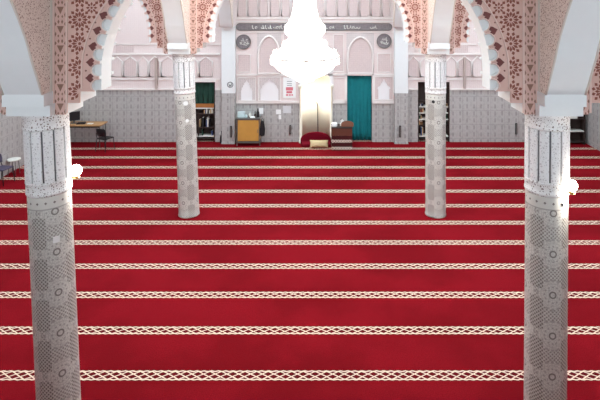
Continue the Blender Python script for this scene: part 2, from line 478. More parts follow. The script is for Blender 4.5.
# ------------------------------------------------------------------ columns
H0, H1 = 3.06, 4.05
def make_column():
    r = thing('column', 'x', 'column')
    bm = B(); prof = [(.262,0),(.262,.03),(.25,.045)] + [(.25, .045+i*.2) for i in range(1, 16)] + [(.25, H0)]
    lathe(bm, prof, seg=48); obj('shaft', bm, SHAFT, r)
    bm = B(); lathe(bm, [(.232, H0), (.232, H1)], seg=48); obj('capital_core', bm, DARKGAP, r)
    bm = B(); lathe(bm, [(.255,H0-.02),(.265,H0),(.265,H0+.02),(.260,H0+.03),(.260,H0+.125),(.265,H0+.13),(.265,H0+.145),(.25,H0+.15),(.23,H0+.15)], seg=48)
    obj('carved_collar', bm, ARABW, r)
    bm = B(); lathe(bm, [(.23,3.84),(.25,3.84),(.266,3.85),(.266,3.87),(.262,3.88),(.262,3.99),(.27,4.0),(.27,H1)], seg=48)
    obj('carved_band', bm, ARABW, r)
    first = None
    for k in range(12):
        if first is None:
            bm = B(); n = 5; a = math.radians(12.6)
            outer = [(.262*math.cos(-a+2*a*i/n), .262*math.sin(-a+2*a*i/n)) for i in range(n+1)]
            inner = [(.235*math.cos(-a+2*a*i/n), .235*math.sin(-a+2*a*i/n)) for i in range(n+1)][::-1]
            prism(bm, outer+inner, H0+.15, 3.84, 'Z')
            first = obj('flute_panel', bm, PANELW, r, bevel=.004)
        else:
            c = first.copy(); COL.objects.link(c); c.parent = r; c.rotation_euler = (0, 0, k*PI/6)
    return r
def turn(root, ang):
    for ch in root.children:
        if ch.name.startswith('shaft'): ch.rotation_euler = (0, 0, ang)
LE = .043     # the left columns lean a touch outwards, as in the photo
def put_column(src, x, y, lean, xt, label, ang):
    rt = src if src is not None else None
c0 = make_column()
specs = [(-3.296, Y1, -.045, 'tall patterned column nearest the camera on the left, with a white square sticker', math.radians(-90+40+45)),
         (2.806, Y1, .0075, 'tall patterned column nearest the camera on the right, lit lamp on its flank', math.radians(-90+45-5)),
         (-3.335, Y2, -.036, 'farther slim column left of centre, with two white round stickers near its top', math.radians(-60)),
         (2.85, Y2, 0, 'farther slim column right of centre, with one dark spot near its top', math.radians(-40))]
columns = []
for i, (x, y, ln, lab, an) in enumerate(specs):
    c = c0 if i == 0 else dup(c0, (0,0,0))
    c.location = (x, y, 0); c.rotation_euler = (0, ln, 0); c['label'] = lab
    turn(c, an); columns.append(c)
for i, c in enumerate(columns):
    mt = bpy.data.objects  # noqa
# pier blocks above the capitals
def make_pier(x, y, lab):
    bm = B(); box(bm, x-.225, x+.225, y-.22, y+.22, H1+.01, TOP-.004)
    box(bm, x-.262, x+.262, y-.36, y+.36, H1+.005, 4.19); box(bm, x-.245, x+.245, y-.47, y+.47, 4.19, 4.335)
    tag(obj('pier', bm, [WHITE]), lab, 'pier')
make_pier(XL, Y1, 'white stepped pier block above the nearest left column')
make_pier(XR, Y1, 'white stepped pier block above the nearest right column')
make_pier(XL, Y2, 'white stepped pier block above the farther left column')
make_pier(XR, Y2, 'white stepped pier block above the farther right column')

# stickers on the columns
def sticker(name, lab, px, py, Z, w, h, m, roundish=False):
    x = (px-PX)/F*Z; z = CAMH-(py-HY)/F*Z
    bm = B()
    if roundish: prism(bm, [(w/2*math.cos(a*PI/8), h/2*math.sin(a*PI/8)) for a in range(16)], -.006, .004, 'Y')
    else: box(bm, -w/2, w/2, -.006, .004, -h/2, h/2)
    return x, z, bm
def col_sticker(lab, px, py, ci, w, h, m, roundish):
    cx, cy = specs[ci][0], specs[ci][1]; ln = specs[ci][2]
    Z = cy-.25
    x = (px-PX)/F*Z; z = CAMH-(py-HY)/F*Z
    ax = cx + math.sin(ln)*z
    dx = max(-.2, min(.2, x-ax)); a = math.asin(dx/.253)
    yy = cy - .253*math.cos(a)
    bm = B()
    if roundish: prism(bm, [(w/2*math.cos(k*PI/8), h/2*math.sin(k*PI/8)) for k in range(16)], -.006, .003, 'Y')
    else: box(bm, -w/2, w/2, -.006, .003, -h/2, h/2)
    tag(obj('sticker', bm, m, None, (ax+dx, yy, z), (0, 0, a)), lab, 'sticker')
col_sticker('white square sticker on the nearest left column', 54, 241.5, 0, .075, .075, PAPER, False)
col_sticker('white round sticker, upper one on the farther left column', 185.5, 103.5, 2, .12, .11, PAPER, True)
col_sticker('white round sticker, lower one on the farther left column', 187, 121, 2, .08, .09, PAPER, True)
col_sticker('dark round spot near the top of the farther right column', 433.5, 102, 3, .075, .08, BLACK, True)
col_sticker('small dark knob on the bright flank of the nearest right column', 563, 205.5, 1, .025, .04, BLACK, True)

# ------------------------------------------------------------------ scalloped transverse arches
AA, BB, ZS, D0 = 2.36, 1.84, 4.55, .82
def dcurve(z):
    if z <= ZS: return D0
    u = min(1, (z-ZS)/BB); return D0 + AA*(1-math.sqrt(max(0, 1-u*u)))
def curve_pts(half, step):
    """points along the springing curve spaced by arc length, up to the crown"""
    fine = [(D0, 4.40 + i*.005) for i in range(int((ZS-4.40)/.005))]
    n = 400
    for i in range(n+1):
        a = i/n*PI/2
        fine.append((D0 + (half-D0)*(1-math.cos(a)), ZS + BB*math.sin(a)))
    tot = sum(math.dist(a, b) for a, b in zip(fine, fine[1:]))
    k = round((tot)/step); st = tot/k
    out = [fine[0]]; acc = 0; tgt = st
    for a, b in zip(fine, fine[1:]):
        acc += math.dist(a, b)
        if acc >= tgt - 1e-6: out.append(b); tgt += st
    return out, st
def half_outline(half):
    cs, st = curve_pts(half, .182)
    pts = [(.225, H1), (.39, H1), (.39, 4.19), (.56, 4.19), (.56, 4.33), (D0-.10, 4.33)]
    hearts = []
    for i, c in enumerate(cs[:-1]):
        a = cs[max(0, i-1)]; b = cs[i+1]
        t = Vector((b[0]-a[0], b[1]-a[1])).normalized()
        if i == 0: t = Vector((0, 1))
        n = Vector((-t.y, t.x))       # into the masonry
        r = st*.43
        for k in range(11):
            th = math.radians(-102 + 204*k/10)
            p = Vector(c) + n*(.045 + r*math.cos(th)) + t*(r*math.sin(th))
            if p.y > 4.33: pts.append((p.x, p.y))
        m = Vector(((c[0]+b[0])/2, (c[1]+b[1])/2)); hearts.append((m, t, n))
    return pts, hearts
def place(d, z, base, sgn): return (base + sgn*d, z)
def x_arch(x0, x1, yc, label):
    """x0, x1 = pier centres (or wall faces flagged by tuples)"""
    c = (x0+x1)/2; half = (x1-x0)/2
    ho, hearts = half_outline(half)
    L = [(x0+d, z) for d, z in ho]; R = [(x1-d, z) for d, z in ho][::-1]
    crown = [(c, ho[-1][1])]
    outline = L + crown + R + [(x1-.225, TOP-.004), (x0+.225, TOP-.004)]
    yf, yb = yc-.22, yc+.22
    root = thing('scalloped_arch', label, 'arch', (c, yc, H1))
    def sh(pts): return [(p[0]-c, p[1]-H1) for p in pts]
    sm = [(.225, H1), (.39, H1), (.39, 4.19), (.56, 4.19), (.56, 4.33), (D0-.035, 4.33), (D0-.035, 4.45)]
    for i in range(33):
        a = i/32*PI/2; sm.append((D0 - .035 + (half-D0+.035)*(1-math.cos(a)), ZS + (BB+.035)*math.sin(a)))
    so = [(x0+d, z) for d, z in sm] + [(x1-d, z) for d, z in sm[:-1]][::-1] + [(x1-.225, TOP-.004), (x0+.225, TOP-.004)]
    bm = B(); prism(bm, sh(so), -.15, .15, 'Y'); obj('arch_body', bm, WHITE, root)
    for ya_, yb_ in ((yf-yc, -.15), (.15, yb-yc)):
        bm = B(); prism(bm, sh(outline), ya_, yb_, 'Y'); obj('scalloped_rib', bm, WHITE, root)
    bm = B(); prism(bm, sh(outline), yf-yc-.02, yf-yc, 'Y', 0, side_mi=0); obj('carved_face', bm, PINK, root)
    yy = yf-yc-.024; yo = yf-yc-.02
    ZM = 5.9
    inl = B(); hrt = B(); tri = B(); mld = B()
    def poly(b, pts):
        try: b_pts = sh(pts); prism(b, b_pts, yy, yo, 'Y')
        except Exception: pass
    def inside(d, z): return .422 < d < min(dcurve(z)-.25, half) and 4.12 < z < ZM and not (z < 4.36 and d > .53) and not (z < 4.22 and d > .38)
    for base, s in ((x0, 1), (x1, -1)):
        # rosettes
        for i in range(9):
            for j in range(-1, 7):
                rc = (.56+.29*i, 4.33+.29*j)
                def add(pl):
                    cx_ = sum(p[0] for p in pl)/len(pl); cz_ = sum(p[1] for p in pl)/len(pl)
                    if inside(cx_, cz_): poly(inl, [(base+s*p[0], p[1]) for p in pl])
                def quad(r0, r1, wi, a, wm=None, c0=None):
                    q = c0 or rc
                    ca, sa = math.cos(a), math.sin(a)
                    rm = (r0+r1)/2 if wm is None else wm
                    return [(q[0]+r0*ca, q[1]+r0*sa), (q[0]+rm*ca-wi*sa, q[1]+rm*sa+wi*ca), (q[0]+r1*ca, q[1]+r1*sa), (q[0]+rm*ca+wi*sa, q[1]+rm*sa-wi*ca)]
                add([(rc[0]+.019*math.cos(k*PI/4), rc[1]+.019*math.sin(k*PI/4)) for k in range(8)])
                for k in range(12):
                    a = k*PI/6
                    add(quad(.030, .100, .0175, a, .072))
                    add(quad(.094, .145, .021, a+PI/12, .120))
                dc = (rc[0]+.145, rc[1]+.145)
                add([(dc[0]+.015*math.cos(k*PI/3), dc[1]+.015*math.sin(k*PI/3)) for k in range(6)])
                for k in range(8):
                    add(quad(.022, .070, .0145, k*PI/4, .046, dc))
        # border band of triangles
        for j in range(-2, 8):
            zc = 4.37+.235*j
            if not 4.1 < zc < ZM: continue
            def mk(pl, b=tri): poly(b, [(base+s*p[0], p[1]) for p in pl])
            mk([(.285, zc+.048), (.365, zc+.048), (.325, zc-.04)])
            for e in (-1, 1):
                mk([(.325+e*.062, zc+.10), (.325+e*.046, zc+.075), (.325+e*.062, zc+.05), (.325+e*.070, zc+.075)])
                mk([(.325+e*.060, zc-.02), (.325+e*.047, zc-.05), (.325+e*.060, zc-.08), (.325+e*.068, zc-.05)])
                mk([(.325+e*.022, zc+.125), (.325+e*.010, zc+.10), (.325+e*.022, zc+.075), (.325+e*.034, zc+.10)])
                mk([(.325+e*.024, zc-.055), (.325+e*.014, zc-.07), (.325+e*.024, zc-.09), (.325+e*.034, zc-.07)])
        # raised mouldings
        for d in (.247, .405):
            prism(mld, sh([(base+s*(d-.011), 4.07), (base+s*(d+.011), 4.07), (base+s*(d+.011), ZM+1), (base+s*(d-.011), ZM+1)]), yo-.016, yo, 'Y')
        for off in (.235, ):
            pt = []
            for i in range(60):
                z = 4.36+i*.027
                d = dcurve(z)-off
                if off and z > ZS:
                    u = (z-ZS)/BB
                    d = dcurve(z) - off*math.cos(math.asin(min(.99, u*.9)))
                pt.append((base+s*d-c, yo-.004, z-H1))
            tube(mld, pt, .011, 6)
        # hearts above the cusps
        for m, t, n in hearts:
            if m.y > ZM: continue
            hp = []
            for k in range(16):
                a = 2*PI*k/16
                hx = 16*math.sin(a)**3/17; hy = (13*math.cos(a)-5*math.cos(2*a)-2*math.cos(3*a)-math.cos(4*a))/17
                q = m + n*(.135 - hy*.062) + t*(hx*.060)
                hp.append((base+s*q.x, q.y))
            poly(hrt, hp)
            q = m + n*.158 + t*.0
        # tip diamonds between hearts and moulding
        for m, t, n in hearts:
            if m.y > ZM: continue
            q = m + n*.185 + t*.088
            poly(hrt, [(base+s*(q.x+a*.012*t.x+b*.014*n.x), q.y+a*.012*t.y+b*.014*n.y) for a, b in ((1,0),(0,1),(-1,0),(0,-1))])
    obj('rosette_lattice', inl, VOID, root); obj('heart_border', hrt, VOID2, root); obj('triangle_border', tri, OCHRE, root)
    # scalloped edge moulding
    for base, s in ((x0, 1), (x1, -1)):
        pt = [(base+s*(p[0])-c, yo-.002, p[1]-H1) for p in ho[6:]]
        tube(mld, pt, .009, 5)
    obj('moulding', mld, PINKL, root)
    return root
x_arch(XL, XR, Y1, 'scalloped carved arch between the two nearest columns, maroon rosette lattice')
x_arch(XL, XR, Y2, 'scalloped carved arch between the two farther columns, behind the chandelier')
x_arch(WL-.2, XL, Y1, 'scalloped carved arch from the nearest left column to the left wall')
x_arch(WL-.2, XL, Y2, 'scalloped carved arch from the farther left column to the left wall')
x_arch(XR, WR+.2, Y1, 'scalloped carved arch from the nearest right column to the right wall')
x_arch(XR, WR+.2, Y2, 'scalloped carved arch from the farther right column to the right wall')

# ------------------------------------------------------------------ plain lengthwise arches
PROF = [(4.335,.47),(4.45,.535),(4.60,.61),(4.77,.70),(4.92,.765),(5.05,.83),(5.27,.965),(5.45,1.09),(5.7,1.32),(5.9,1.58),(6.1,1.93),(6.25,2.35),(6.35,2.8)]
def y_arch(xc, ya, yb, label, ea=.22, eb=.22):
    half = (yb-ya)/2; ym = (ya+yb)/2
    A = [(ya+ea, 4.335)] + [(ya+d, z) for z, d in PROF] + [(ym, 6.4)]
    Bp = [(yb-d, z) for z, d in PROF][::-1] + [(yb-eb, 4.335)]
    outline = A + Bp + [(yb-eb, TOP-.004), (ya+ea, TOP-.004)]
    root = thing('plain_arch', label, 'arch', (xc, ym, 4.335))
    o2 = [(p[0]-ym, p[1]-4.335) for p in outline]
    bm = B(); prism(bm, o2, -.222, .222, 'X'); obj('arch_body', bm, WHITE, root)
    inner = [(p[0]-ym, p[1]-4.335) for p in outline]
    bm = B()
    for s in (1, -1): prism(bm, o2, s*.222, s*.230, 'X')
    obj('carved_side', bm, ARAB, root)
    bm = B()
    for s in (1, -1):
        pt = [(s*.230, p[0]-ym, p[1]-4.335) for p in (A+Bp)[1:-1]]
        tube(bm, pt, .014, 6)
        for e0, e1 in ((ea, ea+.05), (ea+.06, ea+.075)):
            for q0, q1 in ((ya+e0, ya+e1), (yb-eb-(e1-ea), yb-eb-(e0-ea))):
                box(bm, *sorted((s*.230, s*.237)), q0-ym, q1-ym, 0.0, 2.5)
    obj('edge_moulding', bm, BEIGE, root)
for xc, nm in ((XL, 'left'), (XR, 'right')):
    y_arch(xc, .05, Y1, 'plain white lengthwise arch rising from the nearest %s column towards the camera' % nm)
    y_arch(xc, Y1, Y2, 'plain white lengthwise arch with carved side between the nearest and farther %s columns' % nm)
    y_arch(xc, Y2, YW-.02, 'plain white lengthwise arch from the farther %s column to the far wall pilaster' % nm, .22, .28)

# ------------------------------------------------------------------ column lamps
def lamp(x, y, z, ax, ay, lx, ly, lab):
    r = thing('column_lamp', lab, 'lamp', (x, y, z))
    bm = B(); bmesh.ops.create_uvsphere(bm, u_segments=20, v_segments=12, radius=.072); o = obj('globe', bm, LAMPM, r, smooth=True)
    bm = B(); tube(bm, [(ax-x, ay-y, -.02), (0, 0, -.06)], .014, 6); lathe(bm, [(.03,-.10),(.045,-.085),(.045,-.055)], seg=16); obj('bracket', bm, BRASS, r)
    l = bpy.data.lights.new('lamp_light', 'POINT'); l.energy = 28; l.color = (1, .95, .86); l.shadow_soft_size = .08
    lo = bpy.data.objects.new('lamp_light', l); COL.objects.link(lo); lo.location = (lx, ly, z-.12)
lamp(-3.17, 6.70, 3.24, -3.36, 6.62, -3.07, 6.80, 'glowing lamp on the right flank of the nearest left column')
lamp(3.02, 6.30, 3.19, 2.93, 6.43, 3.15, 6.30, 'glowing lamp on the right flank of the nearest right column')

# ------------------------------------------------------------------ chandelier
CHX, CHY = -.325, 9.85
def chandelier():
    r = thing('chandelier', 'large tiered crystal chandelier blazing white in the central bay', 'chandelier', (CHX, CHY, 3.9))
    def zz(z): return z-3.9
    bm = B(); tube(bm, [(0,0,zz(4.0)), (0,0,zz(5.9))], .03, 10); lathe(bm, [(.02,zz(5.7)),(.10,zz(5.8)),(.10,zz(5.9)),(.03,zz(6.0))], seg=20); obj('stem', bm, BRASS, r)
    bm = B(); tube(bm, [(0,0,zz(5.98)), (0,0,zz(6.98))], .014, 8); lathe(bm, [(.02,zz(6.9)),(.14,zz(6.95)),(.14,zz(6.99))], seg=20); obj('chain', bm, BRASS, r)
    def ring(rad, z, t=.022):
        bm = B(); tube(bm, [(rad*math.cos(a*PI/24), rad*math.sin(a*PI/24), zz(z)) for a in range(48)], t, 8, closed=True)
        for k in range(6):
            a = k*PI/3; tube(bm, [(rad*math.cos(a), rad*math.sin(a), zz(z)), (.02*math.cos(a), .02*math.sin(a), zz(z+.03))], .01, 6)
        obj('ring', bm, SILVER, r)
    ring(.19, 5.42); ring(.37, 4.92); ring(.46, 4.47); ring(.64, 4.33); ring(.60, 4.24)
    # strands of crystal beads following a bell curve, each tier one curtain
    def curtain(prof, n, bead):
        bm = B()
        L = [math.dist(a, b) for a, b in zip(prof, prof[1:])]; tot = sum(L); m = int(tot/(bead*1.7))
        for s in range(n):
            a = 2*PI*s/n
            for i in range(m+1):
                t = i/m*tot; j = 0
                while j < len(L)-1 and t > L[j]: t -= L[j]; j += 1
                f = min(1, t/L[j]); rr = prof[j][0]+(prof[j+1][0]-prof[j][0])*f; z = prof[j][1]+(prof[j+1][1]-prof[j][1])*f
                c = Vector((rr*math.cos(a), rr*math.sin(a), zz(z)))
                v = [bm.verts.new(c+Vector(q)*bead) for q in ((1,0,0),(0,1,0),(-1,0,0),(0,-1,0),(0,0,1.1),(0,0,-1.1))]
                for q in ((0,1,4),(1,2,4),(2,3,4),(3,0,4),(1,0,5),(2,1,5),(3,2,5),(0,3,5)): bm.faces.new([v[k] for k in q])
        tag(obj('crystal_curtain', bm, CRYSTAL, r), kind='stuff')
    curtain([(.17,5.80),(.19,5.42)], 24, .02)
    curtain([(.19,5.40),(.215,5.2),(.26,5.03),(.34,4.93)], 36, .02)
    curtain([(.37,4.92),(.37,4.80),(.31,4.74)], 44, .02)
    curtain([(.28,4.80),(.28,4.72),(.35,4.58),(.46,4.47)], 48, .02)
    curtain([(.47,4.47),(.57,4.38),(.64,4.34),(.64,4.22)], 64, .02)
    curtain([(.62,4.24),(.52,4.12),(.36,4.01),(.20,3.95)], 56, .02)
    curtain([(.20,3.98),(.17,3.90),(.05,3.86)], 24, .02)
    # candle bulbs
    def bulbs(n, rad, z, s):
        bm = B(); lathe(bm, [(.001,-.05),(.016,-.045),(.017,-.01),(.026,.02),(.02,.06),(.006,.095),(.001,.1)], seg=10)
        first = obj('candle_bulb', bm, BULB, r, (rad, 0, zz(z)), smooth=True); first.scale = (s,s,s)
        for k in range(1, n):
            c = first.copy(); COL.objects.link(c); c.parent = r; c.location = (rad*math.cos(2*PI*k/n), rad*math.sin(2*PI*k/n), zz(z)); c.scale = (s,s,s)
    bulbs(20, .58, 4.36, 1.0); bulbs(14, .40, 4.52, 1.1); bulbs(12, .29, 4.94, 1.0); bulbs(8, .14, 5.2, 1.1)
    bulbs(10, .25, 4.15, 1.3)
    bm = B(); lathe(bm, [(.02,zz(4.0)),(.28,zz(4.04)),(.54,zz(4.17)),(.60,zz(4.27)),(.58,zz(4.27)),(.52,zz(4.19)),(.27,zz(4.06)),(.02,zz(4.02))], seg=40, close=False)
    obj('crystal_bowl', bm, CRYSTAL, r, smooth=True)
    for z, e, rad in ((4.40, 360, .3), (5.0, 110, .2)):
        l = bpy.data.lights.new('chandelier_light', 'POINT'); l.energy = e; l.color = (1, .90, .80); l.shadow_soft_size = rad
        lo = bpy.data.objects.new('chandelier_light', l); COL.objects.link(lo); lo.location = (CHX, CHY, z)
chandelier()

# ------------------------------------------------------------------ far wall furniture
# mihrab niche
mc = (MX0+MX1)/2; mr = (MX1-MX0)/2
mh = thing('mihrab', 'cream arched prayer niche in the middle of the far wall', 'niche', (mc, YW, 0))
bm = B(); zs_ = MZT - mr - .06
rings = [(mr, 0.0), (mr, 1.46), (mr, zs_)] + [(mr*math.cos(k*PI/16), zs_+mr*math.sin(k*PI/16)) for k in range(1, 8)] + [(.01, zs_+mr)]
lathe(bm, rings, seg=24, a0=0, a1=PI)
for f in bm.faces: f.normal_flip()
o = obj('apse', bm, CREAM, mh, fix=False)
so = o.modifiers.new('Solid', 'SOLIDIFY'); so.thickness = .05; so.offset = -1
bm = B()
arch = [(mr*math.cos(k*PI/20), zs_+mr*math.sin(k*PI/20)) for k in range(21)]
out = [(-mr, 0), (-mr-.10, 0), (-mr-.10, MZT+.12), (mr+.10, MZT+.12), (mr+.10, 0), (mr, 0)] + arch
prism(bm, out, -.05, -.002, 'Y'); obj('arch_surround', bm, NICHEW, mh)
for s in (-1, 1):
    bm = B(); prof = [(.065,0),(.065,.08),(.045,.12),(.045,1.95),(.065,2.0),(.085,2.1),(.085,2.16)]
    lathe(bm, prof, s*(mr+.05), -.14, seg=16); obj('jamb_column', bm, CREAM, mh)
l = bpy.data.lights.new('mihrab_light', 'POINT'); l.energy = 24; l.color = (1, .95, .86); l.shadow_soft_size = .08
lo = bpy.data.objects.new('mihrab_light', l); COL.objects.link(lo); lo.location = (mc, YW-.12, 1.55)
# staff leaning in the niche
bm = B(); pts = [(wx(318), YW+.18, .12), (wx(317.6), YW+.2, 1.30), (wx(317.2), YW+.2, 1.40), (wx(316.2), YW+.18, 1.44)]
tube(bm, pts, .016, 8); tag(obj('staff', bm, DARKW), 'thin dark staff with crooked tip standing in the mihrab', 'staff')
# maroon rounded backrest
bm = B()
def fz(py, Z): return CAMH-(py-HY)/F*Z
def fx(px, Z): return (px-PX)/F*Z
Zb = YW-.22
pts = [(fx(300.5,Zb), .0), (fx(331.3,Zb), .0)] + [((fx(300.5,Zb)+fx(331.3,Zb))/2 + (fx(331.3,Zb)-fx(300.5,Zb))/2*math.cos(k*PI/16), .14+.28*math.sin(k*PI/16)) for k in range(17)]
prism(bm, pts, Zb, Zb+.10, 'Y'); tag(obj('backrest', bm, MAROONC, bevel=.02), 'low maroon padded backrest with a rounded top before the mihrab', 'backrest')
bm = B(); box(bm, fx(301.5,18.95), fx(330.5,18.95), 18.85, Zb-.02, .0, .10)
tag(obj('mattress', bm, MAROONC, bevel=.03), 'thin maroon floor mattress in front of the rounded backrest', 'mattress')
def cushion(name, cx, cy, cz, w, d, h, m, lab):
    bm = B(); bmesh.ops.create_cube(bm, size=1)
    bmesh.ops.subdivide_edges(bm, edges=bm.edges[:], cuts=7, use_grid_fill=True)
    for v in bm.verts:
        u, t = abs(v.co.x)*2, abs(v.co.z)*2
        k = (1-u**4)*.75+.25; k2 = (1-t**4)*.8+.2
        v.co.y *= min(k, 1)*k2; v.co.x *= 1-.06*(1-t**2); v.co.z *= 1-.08*(1-u**2)
    for v in bm.verts: v.co = Vector((v.co.x*w, v.co.y*d, v.co.z*h))
    return tag(obj(name, bm, m, None, (cx, cy, cz), (math.radians(-12), 0, 0), smooth=True), lab, 'cushion')
cushion('cushion', fx(319,18.72), 18.70, .15, .66, .2, .26, PILLOW, 'rectangular beige cushion on the carpet before the mihrab')
# patterned chest
ZC = 18.4
cx0, cx1 = fx(331.5,ZC), fx(352.3,ZC)
r = thing('chest', 'low chest wrapped in brown and white zigzag patterned cloth, right of the mihrab', 'chest', (0,0,0))
hT = 2860/ZC; zt = CAMH-(128-HY)/F*ZC
r.location = ((cx0+cx1)/2, ZC+.28, 0)
w2 = (cx1-cx0)/2
bm = B(); box(bm, -w2, w2, -.28, .28, 0, zt-.02); obj('body', bm, CHEST, r, bevel=.02)
bm = B(); box(bm, -w2-.01, w2+.01, -.29, .29, zt-.02, zt+.01); obj('top_cloth', bm, DARKW, r, bevel=.01)
bm = B(); lathe(bm, [(.10,0),(.105,.02),(.105,.11),(.09,.13)], seg=20); tag(obj('box_of_sweets', bm, PAPER, None, (r.location.x-.26, ZC+.2, zt+.01)), 'low round white tub on the left of the patterned chest', 'tub')
bm = B(); box(bm, -.08, .08, -.06, .06, 0, .09); tb = tag(obj('tissue_box', bm, OFFW, None, (r.location.x+.02, ZC+.3, zt+.01)), 'white tissue box with a raised tissue on the patterned chest', 'tissue box')
bm = B(); v = [bm.verts.new(p) for p in ((-.05,0,.09),(.05,.01,.09),(.07,.02,.17),(.0,-.02,.24),(-.06,.01,.18))]
bm.faces.new(v); t_ = obj('tissue', bm, PAPER, tb); t_.modifiers.new('S','SOLIDIFY').thickness = .012
bm = B(); pts = [(-.22,0),(.22,0)]+[(.22*math.cos(k*PI/10), .10+.10*math.sin(k*PI/10)) for k in range(11)]
prism(bm, pts, -.02, .03, 'Y'); tag(obj('wooden_panel', bm, WOODB, None, (r.location.x+.20, ZC+.16, zt+.01), (math.radians(-8),0,0)), 'small arched brown wooden panel standing on the patterned chest', 'panel')

# teal curtain in the doorway
bm = B(); n = 64; rows = 10; top = DZT-.02; grid = []
for j in range(rows+1):
    z = .05+(top-.05)*j/rows; row = []
    for i in range(n+1):
        u = i/n; amp = .022*(1-.4*j/rows)
        y = YW+.10 + amp*math.sin(u*2*PI*6+.6*math.sin(j*.5)) + .01*math.sin(u*37+j*.4)
        row.append(bm.verts.new((DX0+.01+(DX1-DX0-.02)*u, y, z)))
    grid.append(row)
for j in range(rows):
    for i in range(n): bm.faces.new((grid[j][i], grid[j][i+1], grid[j+1][i+1], grid[j+1][i])).smooth = True
cu = obj('curtain', bm, TEAL); s_ = cu.modifiers.new('S','SOLIDIFY'); s_.thickness = .008
tag(cu, 'tall teal curtain hanging in the doorway right of the mihrab', 'curtain')
bm = B(); tube(bm, [(DX0+.002, YW+.1, top), (DX1-.002, YW+.1, top)], .014, 8); obj('rail', bm, GREYM, cu)
trimbox(344.8, 346.8, 74, 103, .05); trimbox(372.2, 374, 74, 103, .05)

# calligraphy band and medallions
def squiggle(bm, x, z, w, h, y, n, r):
    for k in range(n):
        x0 = x + w*(k+.1+.3*random.random())/n; ww = w/n*(.9+.5*random.random())
        kind = random.randrange(4); zb = z+h*.25
        if kind == 0: pts = [(x0, zb+h*.7), (x0+ww*.08, zb), (x0+ww*.3, zb-h*.1), (x0+ww*.6, zb)]
        elif kind == 1: pts = [(x0, zb+h*.25), (x0+ww*.2, zb), (x0+ww*.5, zb-h*.06), (x0+ww*.8, zb+h*.05), (x0+ww, zb+h*.3)]
        elif kind == 2: pts = [(x0+ww*.5+ww*.3*math.cos(a*PI/5), zb+h*.15+h*.22*math.sin(a*PI/5)) for a in range(9)]
        else: pts = [(x0, zb), (x0+ww*.35, zb+h*.1), (x0+ww*.5, zb+h*.6), (x0+ww*.6, zb+h*.05), (x0+ww*.9, zb)]
        tube(bm, [(p[0], y, p[1]) for p in pts], r, 5)
z0, z1 = wz(30.2), wz(23.6); rr = (z1-z0)/2; zc = (z0+z1)/2; xa, xb = wx(236.5)+rr, wx(391.8)-rr
pts = [(xb+rr*math.cos(a), zc+rr*math.sin(a)) for a in [(-PI/2+k*PI/12) for k in range(13)]] + [(xa+rr*math.cos(a), zc+rr*math.sin(a)) for a in [(PI/2+k*PI/12) for k in range(13)]]
bm = B(); prism(bm, pts, YW-.03, YW, 'Y'); band = tag(obj('calligraphy_band', bm, GREYBAND), 'long grey rounded band of white script high on the far wall', 'sign')
bm = B()
for a, b in ((252, 257), (260.5, 272), (273, 283), (290, 300), (308, 320), (325, 334), (343.5, 359), (369, 375.5)): squiggle(bm, wx(a), z0+.03, wx(b)-wx(a), .17, YW-.034, max(2, int((b-a)/2.3)), .014)
obj('lettering', bm, OFFW, band)
bm = B(); frame_pts = [(p[0], YW-.03, p[1]) for p in pts]; tube(bm, frame_pts, .016, 6, closed=True); obj('rim', bm, GREYM, band)
def medal(px, py, lab):
    x, z = wx(px), wz(py); R = 7.0*K
    bm = B(); prism(bm, [(x+R*math.cos(a*PI/20), z+R*math.sin(a*PI/20)) for a in range(40)], YW-.04, YW, 'Y')
    m = tag(obj('medallion', bm, GREYBAND), lab, 'medallion')
    bm = B(); tube(bm, [(x+R*math.cos(a*PI/20), YW-.04, z+R*math.sin(a*PI/20)) for a in range(40)], .018, 6, closed=True); obj('rim', bm, GREYM, m)
    bm = B()
    squiggle(bm, x-.16, z-.12, .32, .18, YW-.044, 3, .012); squiggle(bm, x-.12, z+.0, .26, .15, YW-.044, 3, .011)
    tube(bm, [(x-.14, YW-.044, z-.02), (x-.02, YW-.044, z-.10), (x+.12, YW-.044, z-.13), (x+.16, YW-.044, z-.05)], .012, 5)
    obj('lettering', bm, OFFW, m)
medal(243.6, 41.8, 'round grey medallion with bold white script, under the left end of the script band')
medal(384, 41, 'round grey medallion with faint script under the right end of the script band')
# emblem on the left pilaster
x, z = wx(230.3)*.987, wz(83.5); bm = B(); yE = YW-.278
tube(bm, [(x+.10*math.cos(a*PI/10), yE, z+.10*math.sin(a*PI/10)) for a in range(20)], .010, 6, closed=True)
tube(bm, [(x-.05, yE, z+.03), (x-.02, yE, z-.03), (x+.03, yE, z-.01), (x+.05, yE, z+.05)], .011, 6)
tube(bm, [(x-.03, yE, z-.05), (x+.05, yE, z-.045)], .010, 6)
tag(obj('emblem', bm, BLACK), 'small round black script emblem on the white part of the left pilaster', 'emblem')

# posters and paper sheets on the far wall
def sheet(a, b, c, d, lab, name='paper_sheet', cat='paper', m=PAPER):
    bm = B(); box(bm, wx(a), wx(b), YW-.012, YW-.002, wz(d), wz(c)); return tag(obj(name, bm, m), lab, cat)
sheet(259, 263.3, 108, 113.8, 'white sheet on the grey tiles just right of the wooden cabinet')
sheet(276, 281, 109.5, 114.2, 'white sheet on the grey tiles halfway between cabinet and mihrab')
sheet(278.6, 281.2, 114.9, 119.2, 'small white slip under another sheet between cabinet and mihrab')
sheet(283, 291, 106, 113, 'pale wide sheet on the grey tiles under the pink printed poster', m=plain('pale_grey_paper', (222, 222, 224), .8))
bm = B(); box(bm, wx(283.2), wx(295.8), YW-.03, YW-.008, wz(97.8), wz(77.5)); po = tag(obj('poster', bm, PAPER), 'white poster with pink print left of the mihrab', 'poster')
bm = B()
for k, (a, b, c, d) in enumerate(((286,293,87,90.3),(286.4,292.2,91,93.2),(286,288.4,94,95.6),(289,290.8,94,95.6),(291.4,293,94,95.6))): box(bm, wx(a), wx(b), YW-.034, YW-.03, wz(d), wz(c))
obj('print', bm, REDINK, po)
